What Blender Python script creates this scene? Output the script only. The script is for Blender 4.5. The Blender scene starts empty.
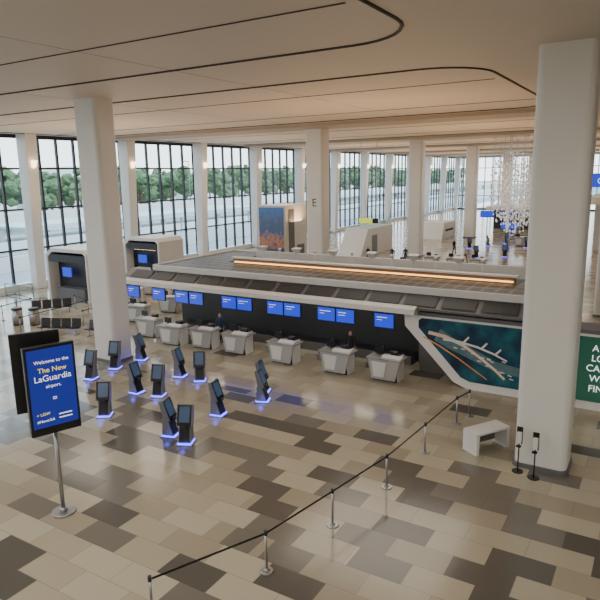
import bpy, math, random, bmesh
from mathutils import Vector, Matrix, noise
random.seed(7)
D=bpy.data; C=bpy.context
# ---------------------------------------------------------------- camera
H=9.0; f=600.0; tilt=math.atan(125/600); yaw=math.radians(31.4); roll=math.radians(1.0)
Fh=Vector((-math.sin(yaw),math.cos(yaw),0)); R0=Vector((math.cos(yaw),math.sin(yaw),0))
F=Fh*math.cos(tilt)-Vector((0,0,1))*math.sin(tilt); U0=R0.cross(F)
R=R0*math.cos(roll)-U0*math.sin(roll); U=U0*math.cos(roll)+R0*math.sin(roll)
cd=D.cameras.new('camera'); co=D.objects.new('camera',cd); C.collection.objects.link(co)
mm=Matrix((R,U,-F)).transposed().to_4x4(); mm.translation=Vector((0,0,H)); co.matrix_world=mm
cd.sensor_width=36; cd.lens=36; cd.clip_end=1500
C.scene.camera=co
ZC=12.6
# ---------------------------------------------------------------- materials
def mat(n,c,r=.5,m=0,e=None,es=0,noise=0,ns=3,bump=0):
    a=D.materials.new(n); a.use_nodes=True; nt=a.node_tree; b=nt.nodes['Principled BSDF']
    b.inputs['Base Color'].default_value=(*c,1); b.inputs['Roughness'].default_value=r; b.inputs['Metallic'].default_value=m
    if e: b.inputs['Emission Color'].default_value=(*e,1); b.inputs['Emission Strength'].default_value=es
    if noise:
        g=nt.nodes.new('ShaderNodeNewGeometry'); t=nt.nodes.new('ShaderNodeTexNoise'); t.inputs['Scale'].default_value=ns; t.inputs['Detail'].default_value=4
        nt.links.new(g.outputs['Position'],t.inputs['Vector'])
        x=nt.nodes.new('ShaderNodeMix'); x.data_type='RGBA'
        x.inputs[6].default_value=(*[v*(1-noise) for v in c],1); x.inputs[7].default_value=(*[min(1,v*(1+noise)) for v in c],1)
        nt.links.new(t.outputs['Fac'],x.inputs[0]); nt.links.new(x.outputs[2],b.inputs['Base Color'])
        if bump:
            bp_=nt.nodes.new('ShaderNodeBump'); bp_.inputs['Strength'].default_value=bump; nt.links.new(t.outputs['Fac'],bp_.inputs['Height']); nt.links.new(bp_.outputs[0],b.inputs['Normal'])
    return a
WHITE=mat('white_paint',(.74,.73,.71),.45,noise=.04,ns=.6)
COLM=mat('column_white',(.77,.76,.73),.4,noise=.03,ns=.5)
CEIL=mat('ceiling_panel',(.62,.555,.46),.6,noise=.04,ns=.25)
BEAM=mat('ceiling_beam',(.42,.35,.27),.6,noise=.05,ns=.25)
SLOT=mat('ceiling_slot',(.05,.04,.03),.7)
DARK=mat('dark_grey',(.022,.024,.027),.5,noise=.1,ns=2)
BLACK=mat('black_plastic',(.008,.008,.01),.35)
MID=mat('mid_grey',(.14,.14,.145),.45,noise=.08,ns=2)
STEEL=mat('brushed_steel',(.40,.40,.41),.3,.85)
SILV=mat('kiosk_silver',(.20,.21,.23),.35,.3)
MULL=mat('window_mullion',(.03,.035,.04),.4,.3)
BLUE=mat('blue_screen',(.01,.02,.15),.3,0,(.012,.045,.62),1.3)
SCRN=mat('sign_screen_blue',(.01,.02,.10),.3,0,(.010,.020,.28),.85)
KSCR=mat('kiosk_screen',(.02,.03,.05),.25,0,(.08,.14,.25),.4)
GLOW=mat('kiosk_blue_glow',(.05,.05,.3),.4,0,(.06,.07,1.0),6)
TXT=mat('text_white',(.8,.8,.8),.5,0,(1,1,1),.8)
TXY=mat('text_yellow',(.8,.7,.1),.5,0,(.9,.8,.1),.8)
TXD=mat('text_dark',(.03,.03,.035),.5)
WARM=mat('warm_led',(.9,.6,.3),.5,0,(1,.55,.2),3)
LAMP=mat('lamp_glow',(.9,.8,.7),.5,0,(1,.75,.45),5)
RED=mat('red_sign',(.5,.04,.03),.5)
GREEN=mat('mural_green',(.004,.14,.09),.45,noise=.1,ns=1)
PEACH=mat('mural_peach',(.8,.55,.42),.5,noise=.2,ns=6)
CONC=mat('exterior_concrete',(.70,.74,.76),.8,noise=.06,ns=.3)
ROAD=mat('exterior_road',(.34,.37,.38),.9,noise=.15,ns=.2)
TEAL=mat('canopy_glass_teal',(.20,.44,.44),.3,noise=.08,ns=.5)
GRASS=mat('exterior_ground',(.38,.44,.40),.95,noise=.2,ns=.03)
LEAF=mat('foliage',(.10,.17,.08),.9,noise=.7,ns=.6,bump=.6)
BARK=mat('bark',(.12,.08,.05),.9,noise=.3,ns=3)
SKIN=mat('skin',(.5,.32,.23),.6); HAIR=mat('hair',(.03,.02,.015),.6)
WOOD=mat('wood_panel',(.20,.12,.07),.45,noise=.3,ns=1.5)
WALLM=mat('interior_wall',(.62,.59,.54),.6,noise=.1,ns=.3)
YEL=mat('yellow_green_sign',(.6,.7,.05),.5,0,(.6,.75,.05),.8)
CRY=mat('crystal',(.75,.75,.75),.15,.4,(1,.93,.85),.3)  # emission added so the crystals look lit; they are no lamps

def N(nt,t,**k):
    n=nt.nodes.new(t)
    for a,v in k.items(): setattr(n,a,v)
    return n
def mth(nt,op,a,b=None,c=None):
    n=N(nt,'ShaderNodeMath',operation=op)
    for i,v in enumerate((a,b,c)):
        if v is None: continue
        if isinstance(v,(int,float)): n.inputs[i].default_value=v
        else: nt.links.new(v,n.inputs[i])
    return n.outputs[0]
def floor_mat():
    a=D.materials.new('floor_terrazzo_tiles'); a.use_nodes=True; nt=a.node_tree; b=nt.nodes['Principled BSDF']
    g=N(nt,'ShaderNodeNewGeometry'); s=N(nt,'ShaderNodeSeparateXYZ'); nt.links.new(g.outputs['Position'],s.inputs[0])
    X,Y=s.outputs[0],s.outputs[1]
    ry=mth(nt,'DIVIDE',Y,.8); row=mth(nt,'FLOOR',ry); fy=mth(nt,'FRACT',ry)
    par=mth(nt,'FLOORED_MODULO',row,2)
    off=mth(nt,'MULTIPLY',par,.5)
    rx=mth(nt,'ADD',mth(nt,'DIVIDE',X,1.45),off); cx=mth(nt,'FLOOR',rx); fx=mth(nt,'FRACT',rx)
    cb=N(nt,'ShaderNodeCombineXYZ'); nt.links.new(cx,cb.inputs[0]); nt.links.new(row,cb.inputs[1])
    wn=N(nt,'ShaderNodeTexWhiteNoise',noise_dimensions='2D'); nt.links.new(cb.outputs[0],wn.inputs['Vector'])
    v=wn.outputs[0]
    mr=N(nt,'ShaderNodeMapRange'); nt.links.new(Y,mr.inputs[0]); mr.inputs[1].default_value=15; mr.inputs[2].default_value=21; mr.inputs[3].default_value=.52; mr.inputs[4].default_value=.06
    mx=N(nt,'ShaderNodeMapRange'); nt.links.new(X,mx.inputs[0]); mx.inputs[1].default_value=-10; mx.inputs[2].default_value=-5; mx.inputs[3].default_value=.6; mx.inputs[4].default_value=1.0
    frac=mth(nt,'MULTIPLY',mr.outputs[0],mx.outputs[0])
    alt=mth(nt,'FLOORED_MODULO',mth(nt,'ADD',cx,mth(nt,'FLOOR',mth(nt,'DIVIDE',row,2))),2)
    frac=mth(nt,'MULTIPLY',frac,mth(nt,'ADD',mth(nt,'MULTIPLY',alt,1.3),.3))
    isd=mth(nt,'LESS_THAN',v,frac)
    c1=N(nt,'ShaderNodeSeparateColor'); nt.links.new(wn.outputs['Color'],c1.inputs[0])
    light=N(nt,'ShaderNodeValToRGB'); light.color_ramp.interpolation='CONSTANT'
    el=light.color_ramp.elements; el[0].color=(.35,.305,.225,1); el[1].position=.35; el[1].color=(.42,.37,.275,1)
    e=el.new(.7); e.color=(.48,.43,.325,1)
    dk=N(nt,'ShaderNodeValToRGB'); dk.color_ramp.interpolation='CONSTANT'
    el=dk.color_ramp.elements; el[0].color=(.10,.092,.078,1); el[1].position=.5; el[1].color=(.17,.155,.13,1)
    nt.links.new(c1.outputs[1],light.inputs[0]); nt.links.new(c1.outputs[2],dk.inputs[0])
    m=N(nt,'ShaderNodeMix',data_type='RGBA'); nt.links.new(isd,m.inputs[0]); nt.links.new(light.outputs[0],m.inputs[6]); nt.links.new(dk.outputs[0],m.inputs[7])
    gr=mth(nt,'MAXIMUM',mth(nt,'LESS_THAN',fy,.02),mth(nt,'LESS_THAN',fx,.01))
    m2=N(nt,'ShaderNodeMix',data_type='RGBA'); nt.links.new(mth(nt,'MULTIPLY',gr,.5),m2.inputs[0]); nt.links.new(m.outputs[2],m2.inputs[6]); m2.inputs[7].default_value=(.1,.085,.07,1)
    nt.links.new(m2.outputs[2],b.inputs['Base Color']); b.inputs['Roughness'].default_value=.15; b.inputs['Specular IOR Level'].default_value=.5
    return a
FLOOR=floor_mat()
def roof_mat():
    a=D.materials.new('roof_slats'); a.use_nodes=True; nt=a.node_tree; b=nt.nodes['Principled BSDF']
    g=N(nt,'ShaderNodeNewGeometry'); s=N(nt,'ShaderNodeSeparateXYZ'); nt.links.new(g.outputs['Position'],s.inputs[0])
    fx=mth(nt,'FRACT',mth(nt,'MULTIPLY',s.outputs[0],1.6)); fy=mth(nt,'FRACT',mth(nt,'MULTIPLY',s.outputs[1],1.1))
    l=mth(nt,'MAXIMUM',mth(nt,'LESS_THAN',fx,.25),mth(nt,'LESS_THAN',fy,.22))
    m=N(nt,'ShaderNodeMix',data_type='RGBA'); nt.links.new(l,m.inputs[0]); m.inputs[6].default_value=(.03,.032,.035,1); m.inputs[7].default_value=(.13,.13,.128,1)
    nt.links.new(m.outputs[2],b.inputs['Base Color']); b.inputs['Roughness'].default_value=.45
    return a
ROOF=roof_mat()
def mural_mat():
    a=D.materials.new('mural_aerial_photo'); a.use_nodes=True; nt=a.node_tree; b=nt.nodes['Principled BSDF']
    g=N(nt,'ShaderNodeNewGeometry'); t=N(nt,'ShaderNodeTexNoise'); t.inputs['Scale'].default_value=.9; t.inputs['Detail'].default_value=7
    nt.links.new(g.outputs['Position'],t.inputs['Vector'])
    r=N(nt,'ShaderNodeValToRGB'); el=r.color_ramp.elements
    el[0].position=.36; el[0].color=(.001,.014,.04,1); el[1].position=.7; el[1].color=(.012,.16,.18,1); e=el.new(.52); e.color=(.002,.06,.11,1)
    nt.links.new(t.outputs['Fac'],r.inputs[0]); nt.links.new(r.outputs[0],b.inputs['Base Color']); b.inputs['Roughness'].default_value=.45; b.inputs['Specular IOR Level'].default_value=.2
    return a
MURAL=mural_mat()
def poster_mat():
    a=D.materials.new('poster_skyline'); a.use_nodes=True; nt=a.node_tree; b=nt.nodes['Principled BSDF']
    g=N(nt,'ShaderNodeNewGeometry'); s=N(nt,'ShaderNodeSeparateXYZ'); nt.links.new(g.outputs['Position'],s.inputs[0])
    t=N(nt,'ShaderNodeTexNoise'); t.inputs['Scale'].default_value=2.5; t.inputs['Detail'].default_value=6; nt.links.new(g.outputs['Position'],t.inputs['Vector'])
    z=mth(nt,'ADD',mth(nt,'DIVIDE',s.outputs[2],6.2),mth(nt,'MULTIPLY',mth(nt,'SUBTRACT',t.outputs['Fac'],.5),.5))
    r=N(nt,'ShaderNodeValToRGB'); el=r.color_ramp.elements
    el[0].position=.3; el[0].color=(.02,.04,.10,1); el[1].position=.95; el[1].color=(.05,.12,.30,1)
    e=el.new(.45); e.color=(.32,.14,.06,1); e=el.new(.58); e.color=(.03,.07,.16,1); e=el.new(.72); e.color=(.06,.08,.13,1)
    nt.links.new(z,r.inputs[0]); nt.links.new(r.outputs[0],b.inputs['Base Color']); nt.links.new(r.outputs[0],b.inputs['Emission Color']); b.inputs['Emission Strength'].default_value=.5
    return a
POST=poster_mat()
gm=D.materials.new('window_glass'); gm.use_nodes=True; nt=gm.node_tree; nt.nodes.clear()
o_=N(nt,'ShaderNodeOutputMaterial'); tr=N(nt,'ShaderNodeBsdfTransparent'); tr.inputs[0].default_value=(.88,.95,.95,1); gl=N(nt,'ShaderNodeBsdfGlossy'); gl.inputs['Roughness'].default_value=.03
mx_=N(nt,'ShaderNodeMixShader'); mx_.inputs[0].default_value=.05; nt.links.new(tr.outputs[0],mx_.inputs[1]); nt.links.new(gl.outputs[0],mx_.inputs[2]); nt.links.new(mx_.outputs[0],o_.inputs[0])
GLASS=gm
# ---------------------------------------------------------------- geometry helpers
def link(o,p=None):
    C.collection.objects.link(o)
    if p is not None: o.parent=p
    return o
def group(n,loc=(0,0,0),rz=0,p=None):
    e=D.objects.new(n,None); e.empty_display_size=.2; e.location=loc; e.rotation_euler=(0,0,rz); return link(e,p)
def mobj(n,vs,fs,m,p=None,bev=0,loc=(0,0,0),rot=(0,0,0),smooth=False):
    me=D.meshes.new(n); me.from_pydata([tuple(v) for v in vs],[],fs); me.update()
    bm=bmesh.new(); bm.from_mesh(me); bmesh.ops.recalc_face_normals(bm,faces=bm.faces)
    if bev: bmesh.ops.bevel(bm,geom=bm.edges[:],offset=bev,segments=2,affect='EDGES',profile=.5,clamp_overlap=True)
    bm.to_mesh(me); bm.free()
    if smooth:
        for q in me.polygons: q.use_smooth=True
    for x in (m if isinstance(m,list) else [m]): me.materials.append(x)
    o=D.objects.new(n,me); o.location=loc; o.rotation_euler=rot; return link(o,p)
def box(n,x0,x1,y0,y1,z0,z1,m,p=None,bev=0):
    cx,cy,cz=(x0+x1)/2,(y0+y1)/2,(z0+z1)/2; a,b,c=(x1-x0)/2,(y1-y0)/2,(z1-z0)/2
    vs=[(sx*a,sy*b,sz*c) for sx in(-1,1) for sy in(-1,1) for sz in(-1,1)]
    fs=[(0,1,3,2),(4,6,7,5),(0,4,5,1),(2,3,7,6),(0,2,6,4),(1,5,7,3)]
    return mobj(n,vs,fs,m,p,bev,(cx,cy,cz))
def prism(n,pts,a0,a1,m,p=None,axis='x',bev=0,smooth=False):
    k=len(pts)
    def mk(q,a):
        return {'x':(a,q[0],q[1]),'y':(q[0],a,q[1]),'z':(q[0],q[1],a)}[axis]
    vs=[mk(q,a0) for q in pts]+[mk(q,a1) for q in pts]
    fs=[tuple(range(k)),tuple(range(2*k-1,k-1,-1))]+[(i,(i+1)%k,k+(i+1)%k,k+i) for i in range(k)]
    return mobj(n,vs,fs,m,p,bev,smooth=smooth)
def rrect(x0,x1,y0,y1,r,n=8,corners=(1,1,1,1)):
    pts=[]
    for i,(cx,cy,a) in enumerate(((x1-r,y1-r,0),(x0+r,y1-r,90),(x0+r,y0+r,180),(x1-r,y0+r,270))):
        if corners[i]:
            for k in range(n+1):
                t=math.radians(a+90*k/n); pts.append((cx+r*math.cos(t),cy+r*math.sin(t)))
        else:
            pts.append(((x1,y1),(x0,y1),(x0,y0),(x1,y0))[i])
    return pts
def cyl(n,r0,r1,z0,z1,m,p=None,x=0,y=0,s=20):
    vs=[];
    for r,z in((r0,z0),(r1,z1)):
        vs+=[(x+r*math.cos(2*math.pi*i/s),y+r*math.sin(2*math.pi*i/s),z) for i in range(s)]
    fs=[tuple(range(s-1,-1,-1)),tuple(range(s,2*s))]+[(i,(i+1)%s,s+(i+1)%s,s+i) for i in range(s)]
    o=mobj(n,vs,fs,m,p)
    for q in o.data.polygons: q.use_smooth=len(q.vertices)==4
    return o
def tube(n,pts,r,m,p=None,cyclic=False,res=2):
    cu=D.curves.new(n,'CURVE'); cu.dimensions='3D'; cu.bevel_depth=r; cu.bevel_resolution=res
    sp=cu.splines.new('POLY'); sp.points.add(len(pts)-1)
    for i,q in enumerate(pts): sp.points[i].co=(*q,1)
    sp.use_cyclic_u=cyclic; cu.materials.append(m); return link(D.objects.new(n,cu),p)
def text(n,s,size,m,p,loc,rot,align='CENTER',ext=.004):
    cu=D.curves.new(n,'FONT'); cu.body=s; cu.size=size; cu.align_x=align; cu.extrude=ext; cu.materials.append(m)
    o=D.objects.new(n,cu); o.location=loc; o.rotation_euler=rot; return link(o,p)
def dup(root,loc,rz):
    r=root.copy(); r.location=loc; r.rotation_euler=(0,0,rz); C.collection.objects.link(r)
    for c in root.children:
        q=c.copy(); C.collection.objects.link(q); q.parent=r
    return r
def area(n,loc,sx,sy,e,col,rot=(0,0,0)):
    l=D.lights.new(n,'AREA'); l.shape='RECTANGLE'; l.size=sx; l.size_y=sy; l.energy=e; l.color=col
    o=D.objects.new(n,l); o.location=loc; o.rotation_euler=rot; return link(o)
def ico(sub):
    bm=bmesh.new(); bmesh.ops.create_icosphere(bm,subdivisions=sub,radius=1); V=[v.co.copy() for v in bm.verts]; Fc=[tuple(v.index for v in q.verts) for q in bm.faces]; bm.free(); return V,Fc
# ---------------------------------------------------------------- shell
box('floor',-46,30,-12,152,-.3,0,FLOOR)
box('ceiling',-46,30,-12,152,ZC,ZC+.5,CEIL)
box('wall_back',-46,30,-12.4,-12,0,ZC,WALLM)
box('wall_right',30,30.4,-12,152,0,ZC,WALLM)
box('ceiling_soffit',-5.2,30,-12,152,ZC-.25,ZC,CEIL)
cg=group('trim_ceiling')
XR=-5.9
k=0
for y0,y1 in((-6,16.4),(21.4,37.6),(42.6,58.8),(63.8,80),(85,101),(106.5,122),(127.5,143)):
    k+=1
    pts=rrect(-44,XR,y0,y1,2.2,8,(1,0,0,1))
    tube('panel_slot_%d'%k,[(a,b,ZC) for a,b in pts],.055,SLOT,cg,True,1)
    for yy in (y1-4,y0+4):
        tube('seam_%d'%k,[(-44,yy,ZC),(XR-.4,yy,ZC)],.028 if k==1 else .022,SLOT,cg)
    if k>1: box('beam_%d'%k,-44,-5.2,y1+.9,y1+4.0,ZC-.22,ZC,BEAM,cg)
for xx in (-15,-24,-33):
    tube('seam_long',[(xx,-10,ZC),(xx,150,ZC)],.006,SLOT,cg)
def column(x,y,letter=None,top=ZC):
    g=group('column',(x,y,0))
    prism('shaft',rrect(-.76,.76,-.6,.6,.22,5),0.12,top,COLM,g,'z',smooth=False)
    prism('base_ring',rrect(-.82,.82,-.66,.66,.25,5),0,.14,MID,g,'z')
    if letter: text('letter',letter,.85,TXD,g,(0,-.61,6.6),(math.pi/2,0,0))
for i,Y in enumerate((20.1,41.3,62.9,84.3,105.6,127)):
    column(-23.4,Y,'E' if i==1 else None)
for i,Y in enumerate((18.8,41.3,62.9,84.3,105.6,127)):
    column(-2.65,Y,None,ZC-.25)
def window_mesh():
    bm=bmesh.new()
    def b(x0,x1,y0,y1,z0,z1):
        r=bmesh.ops.create_cube(bm,size=1); bmesh.ops.scale(bm,vec=(x1-x0,y1-y0,z1-z0),verts=r['verts']); bmesh.ops.translate(bm,vec=((x0+x1)/2,(y0+y1)/2,(z0+z1)/2),verts=r['verts'])
    for i in range(7):
        y=i*10.6/6; b(-.12,.12,y-.08,y+.08,0,ZC)
    for z,t in((.15,.3),(3.3,.15),(6.6,.15),(9.9,.15),(12.45,.3)): b(-.1,.1,0,10.6,z-t/2,z+t/2)
    me=D.meshes.new('window_frame'); bm.to_mesh(me); bm.free(); me.materials.append(MULL); return me
wm=window_mesh()
pane=D.meshes.new('glass'); pane.from_pydata([(0,0,0),(0,10.6,0),(0,10.6,ZC),(0,0,ZC)],[],[(0,1,2,3)]); pane.materials.append(GLASS)
def wcol(x,y,rz=0):
    g=group('window_column',(x,y,0),rz)
    vs=[(-.45,-.45,0),(.35,-.45,0),(.35,.45,0),(-.45,.45,0),(-.35,-.5,ZC),(.95,-.5,ZC),(.95,.5,ZC),(-.35,.5,ZC)]
    mobj('fin',vs,[(0,1,2,3),(4,5,6,7),(0,1,5,4),(1,2,6,5),(2,3,7,6),(3,0,4,7)],COLM,g,.06)
    mobj('sconce',[(.8,-.12,9.9),(1.05,-.12,10.0),(1.05,.12,10.0),(.8,.12,9.9),(.8,-.18,10.5),(1.2,-.18,10.5),(1.2,.18,10.5),(.8,.18,10.5)],[(0,1,2,3),(4,5,6,7),(0,1,5,4),(1,2,6,5),(2,3,7,6),(3,0,4,7)],LAMP,g)
n=0
for i in range(-2,13):
    y=20.6+10.6*i; n+=1
    w=D.objects.new('window_%d'%n,wm); w.location=(-45.6,y,0); link(w)
    q=D.objects.new('glass',pane); link(q,w)
    if i>=-1: wcol(-44.8,y)
for i in range(8):
    n+=1; w=D.objects.new('window_%d'%n,wm); w.location=(-45.6+10.6*i+10.6,150,0); w.rotation_euler=(0,0,math.pi/2); link(w)
    q=D.objects.new('glass',pane); link(q,w)
box('wall_window_sill',-46,-45.3,-12,152,0,.5,WHITE)
# ---------------------------------------------------------------- outside
box('exterior_ground',-700,-46.5,-300,900,-8.5,-8,GRASS)
g=group('elevated_roadway',(-58,0,0))
box('deck',-7,9,-60,320,-2.2,-1.6,ROAD,g); box('parapet_near',8.6,9,-60,320,-1.6,-.4,CONC,g); box('parapet_far',-7.4,-7,-60,320,-1.6,.2,CONC,g)
for i in range(18): box('pier',-.8,.8,-50+20*i,-48.5+20*i,-8,-2.2,CONC,g)
g=group('exterior_canopy',(-78,0,0))
box('canopy_roof',-6,6,50,110,2.4,2.7,TEAL,g); box('fascia',6,6.3,50,110,2.2,3.0,CONC,g)
for i in range(7): box('post',5,5.3,50+10*i-.3,50+10*i,-8,2.4,CONC,g)
g=group('parking_garage',(-112,0,0))
for i in range(2): box('deck_%d'%i,-14,14,-80,420,-4+5*i,-3.5+5*i,CONC,g); box('parapet_%d'%i,13.8,14.2,-80,420,-3.5+5*i,-1.6+5*i,CONC,g)
for i in range(25): box('pier',12.6,13.4,-78+20*i,-77.2+20*i,-8,1,ROAD,g)
for i in range(14):
    cyl('light_pole_%d'%i,.12,.08,3,13,MID,g,6,-60+30*i,8); box('light_head_%d'%i,4.5,6,-60.2+30*i,-59.8+30*i,12.8,13,MID,g)
g=group('distant_buildings')
for i in range(26):
    y=-60+i*26+random.uniform(-6,6); h=random.uniform(6,17); w_=random.uniform(7,14)
    box('block',-330-random.uniform(0,60),-318,y,y+w_,-8,h,random.choice([CONC,WHITE,MID]),g)
def trees():
    V0,F0=ico(2); V=[];Fs=[]
    for i in range(2800):
        y=random.uniform(-60,620); x=random.uniform(-235,-175); r=random.uniform(.9,2.9)
        h=random.uniform(0,1)**.6*(11+6*noise.noise(Vector((y*.06,x*.03,0))))
        b=len(V); V+=[(x+v.x*r*random.uniform(.7,1.3),y+v.y*r*random.uniform(.7,1.3),h-r*.3+v.z*r*random.uniform(.6,1.1)) for v in V0]
        Fs+=[(a+b,c+b,d+b) for a,c,d in F0]
    nf=len(Fs)
    for i in range(120):
        y=random.uniform(-60,620); x=random.uniform(-200,-174); b=len(V)
        V+=[(x+.4*math.cos(t*1.047),y+.4*math.sin(t*1.047),z) for z in(-8,4) for t in range(6)]
        Fs+=[(b+t,b+(t+1)%6,b+6+(t+1)%6,b+6+t) for t in range(6)]
    me=D.meshes.new('tree_line'); me.from_pydata(V,[],Fs); me.materials.append(LEAF); me.materials.append(BARK)
    me.polygons.foreach_set('material_index',[0]*nf+[1]*(len(Fs)-nf)); me.update()
    link(D.objects.new('tree_line',me))
trees()
# ---------------------------------------------------------------- check-in island
IX0,IX1=-26.2,-4.5
g=group('checkin_island')
box('core_wall',IX0+1.2,-9.6,27.0,33,0,3.5,DARK,g)
box('core_wall_end',-9.6,IX1-1,26.6,33,0,3.5,MID,g)
box('roof_near',IX0,IX1,26.0,29.2,3.6,3.8,ROOF,g); box('roof_far',IX0,IX1,32.4,34.0,3.6,3.8,ROOF,g)
box('roof_left',IX0,-23,29.2,32.4,3.6,3.8,ROOF,g); box('roof_right',-5.6,IX1,29.2,32.4,3.6,3.8,ROOF,g)
box('well_floor',-23,-5.6,29.2,32.4,3.3,3.4,DARK,g)
box('well_parapet_far',-23,-5.6,32.2,32.4,3.4,4.15,WHITE,g)
box('well_parapet_near',-22.4,-5.8,29.0,29.15,3.8,4.1,WOOD,g); box('warm_strip',-22.3,-5.9,28.93,28.99,3.86,3.93,WARM,g)
box('well_cap',-22.5,-5.7,28.85,29.3,4.1,4.18,WHITE,g)
box('roof_edge_near',IX0-.1,IX1+.1,25.9,26.05,3.55,3.86,WHITE,g); box('roof_edge_far',IX0-.1,IX1+.1,33.95,34.1,3.55,3.86,WHITE,g)
box('roof_edge_left',IX0-.1,IX0+.05,25.9,34.1,3.55,3.86,WHITE,g); box('roof_edge_right',IX1-.05,IX1+.1,25.9,34.1,3.55,3.86,WHITE,g)
FX0=-28.0
prism('fascia_slope',[(26.0,3.55),(25.1,3.08),(25.1,2.98),(26.6,2.98),(26.6,3.55)],FX0,IX1+.1,MID,g)
prism('fascia_lip',[(25.15,3.14),(24.8,3.04),(24.75,2.82),(24.95,2.76),(27,2.82),(27,2.98)],FX0,-9.2,WHITE,g)
x=FX0+.6
while x<IX1-1:
    mobj('louvre',[(x,25.2,3.15),(x+1.5,25.2,3.15),(x+1.5,25.85,3.50),(x,25.85,3.50)],[(0,1,2,3)],DARK,g,loc=(0,-.02,.03)); x+=1.75
for i in range(12):
    X=-22+i*1.27
    q=group('uplight_%d'%i,(X,31.6,3.4),0,g)
    cyl('stem',.03,.03,0,.9,WHITE,q,s=8); mobj('head',[(-.12,-.1,.85),(.12,-.1,.85),(.12,.1,.85),(-.12,.1,.85),(-.3,-.2,1.12),(.3,-.2,1.12),(.3,.2,1.18),(-.3,.2,1.18)],[(0,1,2,3),(4,5,6,7),(0,1,5,4),(1,2,6,5),(2,3,7,6),(3,0,4,7)],WHITE,q) if i%2==0 else cyl('head',.05,.12,.9,1.1,WHITE,q,s=10)
box('bag_belt',IX0+1.5,-9.8,26.1,26.95,0,.45,MID,g); box('bag_belt_top',IX0+1.5,-9.8,26.15,26.9,.45,.5,BLACK,g)
box('canopy_fill_strip',FX0+1,-9.6,25.9,26.05,2.70,2.74,mat('canopy_fill_glow',(.8,.8,.8),.5,0,(1,.93,.82),8),g)  # glowing strip added below the canopy to brighten the counters
for i,X in enumerate((-27.5,-25.4,-23.6,-22.5,-20.15,-19.1,-17.1,-16.05,-14.05,-13.0,-10.95)):
    q=group('checkin_monitor',(X*.975,24.9,2.06)); 
    box('bezel',-.5,.5,-.04,.04,-.04,.68,BLACK,q); box('screen',-.47,.47,-.05,-.042,0,.64,BLUE,q); box('hanger',-.03,.03,0,.05,.66,.74,STEEL,q)
    box('line_0',-.36,.05+.1*(i%3),-.054,-.051,.46,.49,TXT,q); box('line_1',-.36,-.1+.1*(i%2),-.054,-.051,.34,.36,TXT,q)
CTOP=mat('counter_top_grey',(.30,.29,.28),.35)
CSIDE=mat('counter_panel_grey',(.42,.42,.42),.4)
def counter(loc,rz=0):
    q=group('checkin_counter',loc,rz)
    prism('front_panel',[(-.8,1.0),(.72,1.0),(.5,.08),(-.6,.08)],-.42,-.34,CSIDE,q,'y',bev=.01)
    prism('front_inset',[(-.62,.88),(.1,.88),(-.02,.2),(-.5,.2)],-.44,-.42,WHITE,q,'y')
    prism('side_left',[(-.38,1.0),(.35,1.0),(.35,0.05),(-.25,0.05)],-.7,-.64,WHITE,q)
    prism('side_right',[(-.38,1.12),(.4,1.12),(.4,0.0),(-.2,0.0)],.52,.60,WHITE,q)
    box('worktop',-.85,.8,-.5,.4,1.0,1.06,CTOP,q,.01)
    box('plinth',-.6,.5,-.3,.3,0,.08,DARK,q)
    prism('ledge',[(-.55,1.15),(-.25,1.22),(-.25,1.06),(-.5,1.06)],-.1,.8,WHITE,q)
    box('inner_shelf',-.6,.5,-.3,.35,.5,.54,DARK,q)
    box('monitor',-.65,-.2,.0,.05,1.15,1.45,BLACK,q); box('monitor_stand',-.45,-.4,.02,.06,1.05,1.2,BLACK,q); box('printer',.1,.4,0,.3,1.06,1.28,DARK,q,.02); box('keyboard',-.65,-.2,.12,.28,1.06,1.08,BLACK,q)
    return q
c0=counter((-22.6,23.7,0),math.radians(4))
for X,Y in((-20.6,24.0),(-18.4,24.0),(-15.4,23.8),(-12.4,23.7),(-10.0,23.8),(-25.0,24.3)): dup(c0,(X,Y,0),math.radians(random.uniform(-2,6)))
for X in (-21.6,-19.5,-16.9,-13.9,-11.2):
    q=group('baggage_scale',(X,25.3,0)); box('platform',-.4,.4,-.4,.7,0,.3,STEEL,q,.02); box('belt',-.32,.32,-.35,.65,.3,.33,BLACK,q); box('screen_post',.42,.46,-.35,-.3,0,1.2,STEEL,q); box('readout',.34,.54,-.38,-.32,1.15,1.3,BLACK,q)
# ---------------------------------------------------------------- mural wall
g=group('mural_wall')
def mp(x,z,o=0):
    return (x, 24.2+(z/2.6)*1.1-o, z)
def plate(n,pts,o,m,th=.05):
    a=[mp(x,z,o) for x,z in pts]; b=[mp(x,z,o-th) for x,z in pts]; k=len(pts)
    return mobj(n,a+b,[tuple(range(k)),tuple(range(2*k-1,k-1,-1))]+[(i,(i+1)%k,k+(i+1)%k,k+i) for i in range(k)],m,g)
plate('frame',[(-9.9,2.75),(-9.75,2.2),(-7.2,.2),(-6.6,0),(8,0),(8,2.85),(-9.4,2.85)],.0,WHITE,.15)
plate('picture',[(-9.15,2.5),(-9.1,2.2),(-6.9,.42),(-6.5,.3),(7.6,.3),(7.6,2.6),(-9.0,2.6)],.03,MURAL,.02)
plate('green_area',[(-3.7,.3),(7.6,.3),(7.6,2.6),(-2.4,2.6)],.045,GREEN,.01)
def strip(n,pts,w,m,o=.05):
    L=[];Rr=[]
    for i,(x,z) in enumerate(pts):
        a=pts[max(0,i-1)]; b=pts[min(len(pts)-1,i+1)]; dx,dz=b[0]-a[0],b[1]-a[1]; l=math.hypot(dx,dz) or 1; ww=w*(1-.5*i/len(pts))
        L.append((x-dz/l*ww,z+dx/l*ww)); Rr.append((x+dz/l*ww,z-dx/l*ww))
    plate(n,L+Rr[::-1],o,m,.008)
MW=mat('mural_white',(.66,.70,.70),.5); MG=mat('mural_grey',(.06,.15,.18),.5,noise=.5,ns=4)
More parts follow.
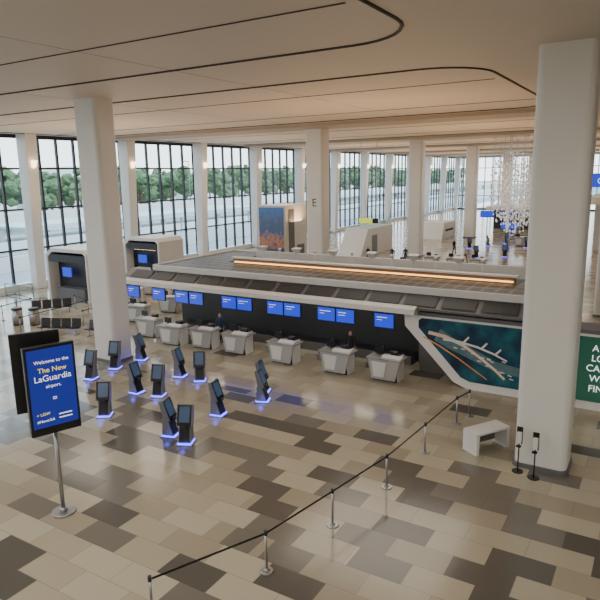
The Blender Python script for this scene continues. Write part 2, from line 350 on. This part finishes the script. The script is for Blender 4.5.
strip('apron',[(-8.2,2.0),(-7.6,1.75),(-6.6,1.4),(-5.6,1.05),(-4.3,.9)],.26,MG,.042)
strip('terminal_a',[(-8.6,2.05),(-7.8,1.95),(-7.0,1.7),(-6.3,1.35),(-5.6,.95),(-5.1,.6)],.07,PEACH)
strip('terminal_b',[(-7.9,1.85),(-7.2,1.82),(-6.4,1.7),(-5.7,1.52),(-5.1,1.3)],.05,MW,.056)
strip('pier_a',[(-7.0,1.8),(-6.8,2.05)],.05,MW,.058); strip('pier_b',[(-6.2,1.66),(-6.0,1.9)],.05,MW,.058); strip('pier_c',[(-5.6,1.5),(-5.4,1.72)],.045,MW,.058)
strip('road_glow',[(-8.8,1.85),(-8.0,1.55),(-7.1,1.15),(-6.3,.75),(-5.8,.5)],.025,mat('mural_orange',(.8,.3,.08),.5),.06)
for i in range(22):
    a=random.uniform(-7.6,-4.9); z=1.75-(a+7.6)*.3+random.uniform(-.3,.35); strip('aircraft_%d'%i,[(a,z),(a+.16,z-.03)],.02,MW,.062)
ang=math.atan2(1.1,2.6)
for i,s in enumerate(("A NEW","LOOKS","CAN'T WAIT","WHOLE","FINISHED")):
    z=2.1-.36*i; text('slogan_%d'%i,s,.36,TXT,g,mp(-2.0 if i!=2 else -2.15,z,.07),(math.pi/2-ang,0,0),'LEFT')
box('wall_cap',-9.4,8,25.3,26.6,2.7,2.86,MID,g); box('wall_back',-9.2,8,25.6,26.6,0,2.7,MID,g)
# ---------------------------------------------------------------- self-service kiosks
def kiosk(loc,rz):
    q=group('self_service_kiosk',loc,rz); q.scale=(.93,.93,.93)
    prism('base_plate',rrect(-.32,.32,-.34,.32,.08,4),0,.05,STEEL,q,'z')
    prism('base_glow',rrect(-.27,.27,-.30,.27,.06,4),.05,.08,GLOW,q,'z')
    prism('pedestal',[(-.24,.08),(.24,.08),(.20,.75),(-.02,.75)],-.24,.24,SILV,q,bev=.02)
    prism('panel_front',[(-.25,.14),(-.225,.14),(-.04,.72),(-.065,.72)],-.19,.19,BLACK,q)
    prism('head',[(-.16,.72),(.10,.72),(.24,1.42),(.10,1.45)],-.27,.27,BLACK,q,bev=.02)
    prism('screen',[(-.14,.86),(-.125,.86),(.092,1.40),(.077,1.40)],-.20,.20,KSCR,q)
    prism('head_side_l',[(-.17,.70),(.11,.70),(.26,1.44),(.10,1.47)],-.295,-.27,SILV,q); prism('head_side_r',[(-.17,.70),(.11,.70),(.26,1.44),(.10,1.47)],.27,.295,SILV,q)
    box('scanner',-.1,.1,-.26,-.1,.66,.76,DARK,q,.02); prism('screen_accent',[(-.055,1.06),(-.05,1.05),(-.005,1.17),(-.01,1.18)],-.13,.13,mat('kiosk_green',(.1,.4,.1),.4,0,(.2,.7,.2),.6),q)
    return q
k0=kiosk((-21.9,17.4,0),math.radians(15))
front=[(-17.9,14.7),(-17.6,17.3),(-22.1,19.0),(-17.3,19.6),(-13.5,14.4)]
side=[(-18.7,17.1),(-22.0,20.6),(-18.5,19.6),(-14.4,14.6),(-14.1,16.9),(-14.0,19.8),(-13.4,18.9)]
ks=[(-21.9,17.4)]
for X,Y in front: dup(k0,(X,Y,0),math.radians(random.uniform(18,34))); ks.append((X,Y))
for X,Y in side: dup(k0,(X,Y,0),math.radians(random.uniform(92,112))); ks.append((X,Y))
for X,Y in [(-20+1.5*i,72+ (i%3)*3) for i in range(7)]+[(-17,64),(-14.5,66),(-19,90),(-16,92)]: dup(k0,(X,Y,0),math.radians(random.uniform(0,110)))
for X,Y in ks:
    l=D.lights.new('kiosk_glow_light','POINT'); l.energy=2; l.color=(.08,.1,1); l.shadow_soft_size=.1; o=D.objects.new('kiosk_glow_light',l); o.location=(X+.18,Y-.40,.14); link(o)
# ---------------------------------------------------------------- digital sign
g=group('digital_sign',(-13.5,9.4,0),0)
cyl('base_disc',.33,.31,0,.05,STEEL,g); cyl('base_cone',.12,.05,.05,.16,STEEL,g); cyl('pole',.055,.055,.05,2.6,STEEL,g)
s1=group('screen_unit',(.05,0,.16),math.radians(70),g)
box('housing',-.64,.64,-.12,.06,2.25,4.66,BLACK,s1,.02); box('display',-.575,.575,-.135,-.121,2.47,4.58,SCRN,s1)
for i,(s,z,sz,m) in enumerate((("Welcome to the",4.2,.13,TXT),("The New",3.95,.19,TXY),("LaGuardia",3.72,.23,TXT),("airport.",3.53,.13,TXT),("=",3.15,.22,TXT),("+ LGW",2.8,.11,TXY),("#NewLGA",2.62,.10,TXT))):
    text('line_%d'%i,s,sz,m,s1,(-.48 if i>4 else .02,-.14,z),(math.pi/2,0,0),'LEFT' if i>4 else 'CENTER',.002)
for i in range(2): box('rule_%d'%i,.08,.42,-.14,-.136,2.64+.1*i,2.67+.1*i,TXT,s1)
s2=group('screen_unit_rear',(-.62,.1,.14),math.radians(60),g)
box('housing',-.62,.62,-.06,.1,2.7,4.9,BLACK,s2,.02); box('display',-.57,.57,.1,.112,2.85,4.82,SCRN,s2); box('bracket',-.1,.1,-.62,-.06,3.2,3.4,BLACK,s2)
# ---------------------------------------------------------------- queue barriers
def posts(pts,m=STEEL):
    for i,(x,y) in enumerate(pts):
        g=group('belt_stanchion',(x,y,0))
        cyl('base',.17,.15,0,.03,m,g); cyl('base_cover',.08,.035,.03,.07,m,g); cyl('post',.03,.03,.03,1.0,m,g,s=12); cyl('cap',.042,.042,.93,1.05,DARK,g,s=12)
        if i==len(pts)-1: continue
        (x1,y1)=pts[i+1]; d=Vector((x1-x,y1-y,0)); u=d.normalized(); n_=Vector((-u.y,u.x,0))*.006
        vs=[]
        for q in (u*.05,d-u*.05):
            for s in(-1,1):
                for z in(.95,1.0): vs.append((q.x+n_.x*s,q.y+n_.y*s,z))
        mobj('belt',vs,[(0,1,3,2),(4,6,7,5),(0,4,5,1),(2,3,7,6),(0,2,6,4),(1,5,7,3)],BLACK,g)
posts([(-8.35,7.6),(-7.2,10.1),(-6.75,12.5),(-6.3,15.0),(-6.1,17.7),(-5.9,20.5),(-5.7,21.4)])
posts([(-36,20),(-36.5,22.5),(-37,25),(-39.5,25.5),(-39.5,22.5)]); posts([(-32.4,21),(-32.6,24),(-33,26.5),(-35,27)]); posts([(-30.5,24),(-30.7,27),(-30.9,29)])
for r in range(4): posts([(-30+r*1.6,40.5+3*j) for j in range(3)])
for r in range(3): posts([(-9+r*1.4,36+3*j) for j in range(4)])
for r in range(3): posts([(-18+r*2,46+3.5*j) for j in range(3)])
def balustrade(x0,x1,y):
    g=group('glass_balustrade',(0,0,0))
    box('glass_panel',x0,x1,y-.01,y+.01,.08,1.05,GLASS,g)
    box('handrail',x0,x1,y-.03,y+.03,1.05,1.11,STEEL,g); box('shoe',x0,x1,y-.04,y+.04,0,.1,STEEL,g)
    k=int((x1-x0)/1.5)
    for i in range(k+1): box('post',x0+(x1-x0)*i/k-.025,x0+(x1-x0)*i/k+.025,y-.03,y+.03,.1,1.05,STEEL,g)
balustrade(-44,-37.5,19); balustrade(-44,-40.5,27.6); balustrade(-44,-40.8,34)
g=group('white_bench',(-4.45,19.0,0),math.radians(58))
box('seat_top',-.72,.72,-.32,.32,.66,.74,WHITE,g,.01)
prism('end_left',[(-.32,0),(.32,0),(.32,.68),(-.32,.68)],-.72,-.6,WHITE,g); prism('end_right',[(-.32,0),(.32,0),(.32,.68),(-.32,.68)],.6,.72,WHITE,g)
box('back_panel',-.62,.62,.22,.29,.12,.66,MID,g)
def sani(x,y):
    g=group('hand_sanitizer_stand',(x,y,0)); cyl('base',.17,.16,0,.03,BLACK,g); cyl('pole',.02,.02,.03,1.3,BLACK,g,s=10); box('dispenser',-.07,.07,-.1,.03,.95,1.3,WHITE,g,.02); box('drip_tray',-.07,.07,-.14,.0,.84,.87,BLACK,g); box('backboard',-.09,.09,.02,.03,.9,1.45,BLACK,g)
sani(-3.2,17.85); sani(-2.7,17.65)
g=group('floor_sign',(-2.5,23.9,0)); box('post',-.02,.02,-.02,.02,0,.5,BLACK,g); box('plate',-.16,.16,-.03,-.02,.35,.6,RED,g); cyl('base',.14,.13,0,.03,BLACK,g)
def bin_(x,y):
    g=group('waste_bin',(x,y,0)); cyl('drum',.32,.32,0.03,1.0,STEEL,g); cyl('rim',.34,.30,1.0,1.1,DARK,g); cyl('foot',.3,.3,0,.04,BLACK,g)
bin_(-34.6,22.3); bin_(-33.6,22.8)
def portal(x0,x1,y,h,dep=3):
    g=group('checkin_portal',(0,0,0))
    out=[(x0,0),(x0,h-.5),(x0+.7,h),(x1-.3,h),(x1,h-.3),(x1,0),(x1-.15,0),(x1-.15,h-.45),(x1-.4,h-.25),(x0+.8,h-.25),(x0+.25,h-.65),(x0+.25,0)]
    prism('frame',out,y,y+dep,WHITE,g,'y'); box('inner_back',x0+.25,x1-.15,y+dep*.3,y+dep*.4,0,h-.3,DARK,g); box('header',x0+.4,x1-.3,y+.05,y+dep*.3,h-1.0,h-.45,DARK,g)
    box('screen',x0+1.3,x0+2.3,y+.4,y+.46,1.8,2.5,BLUE,g); box('shelf',x0+1.0,x1-.6,y+.1,y+.8,0,1.0,MID,g)
    box('light',x0+1,x1-.7,y+.3,y+.4,h-1.05,h-1.01,LAMP,g)
portal(-40,-35.4,28.6,3.95); portal(-40.2,-36,36.5,4.0)
for (X,Y,r) in((-33.0,30.6,30),(-28.4,29.6,15),(-28.3,26.6,10),(-34,33.6,20),(-31.6,34.6,0),(-29.2,33,10),(-31.0,26.2,25)): dup(c0,(X,Y,0),math.radians(r))
def seats(x,y,rz):
    g=group('waiting_bench_seats',(x,y,0),rz)
    box('beam',-1.3,1.3,-.04,.04,.34,.4,STEEL,g)
    for i in range(4):
        a=-.97+.65*i; prism('seat_%d'%i,[(-.25,.44),(.22,.40),(.34,.9),(.38,.89),(.27,.36),(-.25,.40)],a-.28,a+.28,BLACK,g)
    for a in(-1.1,1.1): box('leg',a-.03,a+.03,-.25,.3,0,.03,STEEL,g); box('leg_post',a-.03,a+.03,-.03,.03,.03,.36,STEEL,g)
seats(-30.2,22.0,.4); seats(-27.2,22.8,.2); seats(-35.5,25.5,.9)
g=group('poster_tower'); box('core',-33.9,-30.8,48,52,0,6.2,WHITE,g,.03); box('poster',-33.75,-30.95,47.93,47.99,.9,6.0,POST,g); box('recess',-30.79,-30.76,48.6,49.6,.2,5.8,MID,g); box('side_door',-30.79,-30.75,50.1,51.4,0,2.3,MID,g)
g=group('white_enclosure'); prism('body',[(59,0),(68,0),(68,3.0),(61,3.0)],-31,-28.2,WHITE,g,bev=.03); box('glass_top',-31,-28.2,61.5,68,3.0,4.0,GLASS,g); box('door',-28.19,-28.16,62,63.4,0,2.2,MID,g)
g=group('white_enclosure'); prism('body',[(80,0),(86,0),(86,2.2),(81,2.2)],-30,-26,WHITE,g,bev=.03); box('band',-30.02,-25.98,81.5,85,1,1.3,DARK,g)
g=group('wayfinding_sign'); box('board',-27.4,-25.9,57,57.15,4.0,4.5,YEL,g); box('strip',-25.9,-25.3,57,57.15,4.0,4.5,BLACK,g)
for X in(-27.2,-25.5): box('rod',X-.02,X+.02,57.05,57.1,4.5,ZC,STEEL,g)
g=group('wayfinding_sign'); box('board',-4.6,1,39.9,40.1,8.0,8.8,BLUE,g); text('label','Gates  Departures',.5,TXT,g,(-1.8,39.88,8.2),(math.pi/2,0,0))
for X in(-4.3,.7): box('rod',X-.02,X+.02,39.98,40.03,8.8,ZC-.25,STEEL,g)
for X,Y in((-22,88),(-15,70)):
    g=group('departures_screen',(X,Y,0)); box('post',-.05,.05,-.05,.05,0,2.6,STEEL,g); box('panel',-1.0,1.0,-.1,.1,2.6,3.5,BLACK,g); box('display',-.93,.93,-.12,-.1,2.67,3.43,BLUE,g)
g=group('mezzanine_block'); box('lower_wall',-7,29,76,90,0,5.2,WHITE,g); box('slab',-8,29,74.6,90,5.2,6.0,WHITE,g); box('upper_wall',-6,29,78,90,6,ZC-.25,WOOD,g); box('shop_opening',-5,4,75.95,76,.2,3.6,DARK,g); box('balustrade',-8,29,74.7,74.75,6,7.1,GLASS,g); box('handrail',-8,29,74.65,74.8,7.1,7.18,STEEL,g)
g=group('far_checkin_island'); box('body',-24,-16,100,106,0,3,DARK,g); box('roof',-25,-15,99,107,3,3.5,WHITE,g); box('screens',-23,-17,98.95,99,2.4,2.7,BLUE,g)
for X0,Y0 in((-19,56),(-15,77)):
    for j in range(3): dup(c0,(X0+2.2*j,Y0,0),.1)
def crystal():
    V0,F0=ico(1); V=[];Fs=[]; wires=[]
    for i in range(150):
        a_=random.uniform(0,2*math.pi); rad=2.5*math.sqrt(random.random()); x=rad*math.cos(a_); y=rad*math.sin(a_)*1.4
        zb=2.8+ (rad/2.5)**2*3.0+random.uniform(0,1.2)
        z=zb
        while z<8.5+random.random()*2.5:
            r=random.choice((.05,.08,.11)); b=len(V); V+=[(x+v.x*r,y+v.y*r,z+v.z*r*1.4) for v in V0]; Fs+=[(p+b,q+b,s+b) for p,q,s in F0]; z+=random.uniform(.4,1.0)
        wires.append((x,y,zb))
    nf=len(Fs)
    for x,y,zb in wires:
        b=len(V); V+=[(x+dx*.006,y+dy*.006,z) for z in(zb,ZC) for dx,dy in((-1,-1),(1,-1),(1,1),(-1,1))]; Fs+=[(b+t,b+(t+1)%4,b+4+(t+1)%4,b+4+t) for t in range(4)]
    me=D.meshes.new('hanging_crystal_sculpture'); me.from_pydata(V,[],Fs); me.materials.append(CRY); me.materials.append(STEEL)
    me.polygons.foreach_set('material_index',[0]*nf+[1]*(len(Fs)-nf)); me.update()
    o=D.objects.new('hanging_crystal_sculpture',me); o.location=(-12.8,62,0); link(o)
crystal()
# ---------------------------------------------------------------- people
def person(loc,rz,shirt,pants,stride=.2,arm=.1,bag=False):
    me=D.meshes.new('body'); V=[];E=[];Rr=[]
    def v(x,y,z,r): V.append((x,y,z)); Rr.append(r); return len(V)-1
    def e(a,b): E.append((a,b))
    pel=v(0,0,.95,.135); sp=v(0,.01,1.14,.12); ch=v(0,.0,1.34,.145); nk=v(0,.0,1.49,.058); hb=v(0,.02,1.585,.085); ht=v(0,.015,1.69,.082)
    for a_,b_ in((pel,sp),(sp,ch),(ch,nk),(nk,hb),(hb,ht)): e(a_,b_)
    ns=v(0,.115,1.61,.014); e(hb,ns)
    for s in(-1,1):
        sh=v(.19*s,0,1.41,.06); el=v(.235*s,-.02+arm*s*.5,1.14,.042); wr=v(.24*s,.06+arm*s,.91,.027); pm=v(.24*s,.075+arm*s,.845,.034)
        e(ch,sh);e(sh,el);e(el,wr);e(wr,pm)
        for j in range(4):
            yy=.075+arm*s-.027+.018*j; ln=(.06,.075,.08,.068)[j]
            k1=v(.243*s,yy,.80,.009); k2=v(.235*s,yy+.004,.80-ln*.55,.0085); k3=v(.222*s,yy+.006,.80-ln,.007); e(pm,k1);e(k1,k2);e(k2,k3)
        t1=v(.225*s,.075+arm*s+.04,.84,.011); t2=v(.215*s,.075+arm*s+.052,.80,.009); e(pm,t1);e(t1,t2)
        hp=v(.09*s,0,.88,.095); kn=v(.10*s,.05-stride*s*.4,.49,.062); an=v(.10*s,-.03-stride*s,.09,.042); to=v(.105*s,.14-stride*s,.035,.036)
        e(pel,hp);e(hp,kn);e(kn,an);e(an,to)
    me.from_pydata(V,E,[]); tmp=D.objects.new('tmp',me); C.collection.objects.link(tmp)
    bpy.context.view_layer.objects.active=tmp; tmp.select_set(True); bpy.ops.object.modifier_add(type='SKIN'); ly=me.skin_vertices[0]
    for i,r in enumerate(Rr): ly.data[i].radius=(r,r*(.8 if i<3 else 1))
    ly.data[0].use_root=True
    ss=tmp.modifiers.new('d','SUBSURF'); ss.levels=1; ss.render_levels=1
    C.view_layer.update(); dg=C.evaluated_depsgraph_get(); m2=D.meshes.new_from_object(tmp.evaluated_get(dg)); D.objects.remove(tmp)
    m2.materials.clear()
    for m_ in(SKIN,HAIR,shirt,pants,BLACK): m2.materials.append(m_)
    for q in m2.polygons:
        c=q.center; q.use_smooth=True
        if c.z>1.5: k=1 if (c.z>1.70 or (c.y<.0 and c.z>1.56)) else 0
        elif c.z<.085: k=4
        elif c.z>.93 and abs(c.x)<.30 and not(abs(c.x)>.19 and c.z<.97): k=2
        elif abs(c.x)>.18 and c.z>.7: k=0
        else: k=3
        q.material_index=k
    g=group('person',loc,rz); o=D.objects.new('body',m2); link(o,g)
    if bag: box('suitcase_shell',.35,.6,-.35,.05,.06,.62,BLACK,g,.03); box('suitcase_handle',.46,.49,-.3,-.28,.6,.95,STEEL,g); [cyl('wheel_%d'%i,.03,.03,.0,.06,BLACK,g,.4+.13*(i%2),-.3+.28*(i//2),8) for i in range(4)]
S1=mat('shirt_black',(.02,.02,.025),.8); S2=mat('shirt_navy',(.03,.05,.12),.8); S3=mat('shirt_white',(.6,.6,.6),.8); P1=mat('trousers_dark',(.02,.02,.03),.8); P2=mat('jeans',(.06,.09,.17),.8)
person((-25.9,56.0,0),2.8,S1,P1,.18,.12,True); person((-23.4,56.4,0),3.3,S2,P1,.15,.1); person((-22.3,57.2,0),3.0,S1,P2,.2,.1,True)
person((-34.0,32.0,0),.5,S1,P1,.03,.03); person((-30.2,32.0,0),3.6,S2,P1,.05,.03); person((-20.4,25.0,0),3.1,S2,P1,.03,.05); person((-12.4,24.9,0),3.2,S1,P1,.03,.04)
person((-17,60,0),1.2,S3,P2,.2,.1); person((-20,66,0),4.2,S1,P1,.15,.1)
# ---------------------------------------------------------------- lights
w=D.worlds.new('world'); C.scene.world=w; w.use_nodes=True; nt=w.node_tree; bg=nt.nodes['Background']
tc=N(nt,'ShaderNodeTexCoord'); sp=N(nt,'ShaderNodeSeparateXYZ'); nt.links.new(tc.outputs['Generated'],sp.inputs[0])
rp=N(nt,'ShaderNodeValToRGB'); rp.color_ramp.elements[0].color=(.92,.96,1,1); rp.color_ramp.elements[1].color=(.55,.72,1,1); rp.color_ramp.elements[1].position=.9
nt.links.new(sp.outputs[2],rp.inputs[0]); nt.links.new(rp.outputs[0],bg.inputs[0]); bg.inputs[1].default_value=4.0
for Y in (30,50,72,95,118):
    for X in(-34,-14): area('uplight_area',(X,Y,4.6 if Y>33 else 4.9),10,2,680,(1,.62,.33),(math.pi,0,0))
for Y in (8,30,52,75,98,120):
    for X in(-34,-13): area('ceiling_fill',(X,Y,ZC-.3),9,9,580,(1,.95,.86))  # area lights added under the bare ceiling to light the hall
for X in (-30,-14,2,16): area('ceiling_fill',(X,-4,ZC-.4),8,8,1000,(1,.95,.87))  # unseen lamps added as front fill for faces turned to the camera
area('ceiling_fill',(10,12,ZC-.4),8,8,700,(1,.95,.87))  # one more added fill lamp, out of view on the right
sun=D.lights.new('sun','SUN'); sun.energy=1.5; sun.angle=.2; sun.color=(1,.96,.9); so=D.objects.new('sun',sun); so.rotation_euler=(math.radians(50),0,math.radians(120)); link(so)
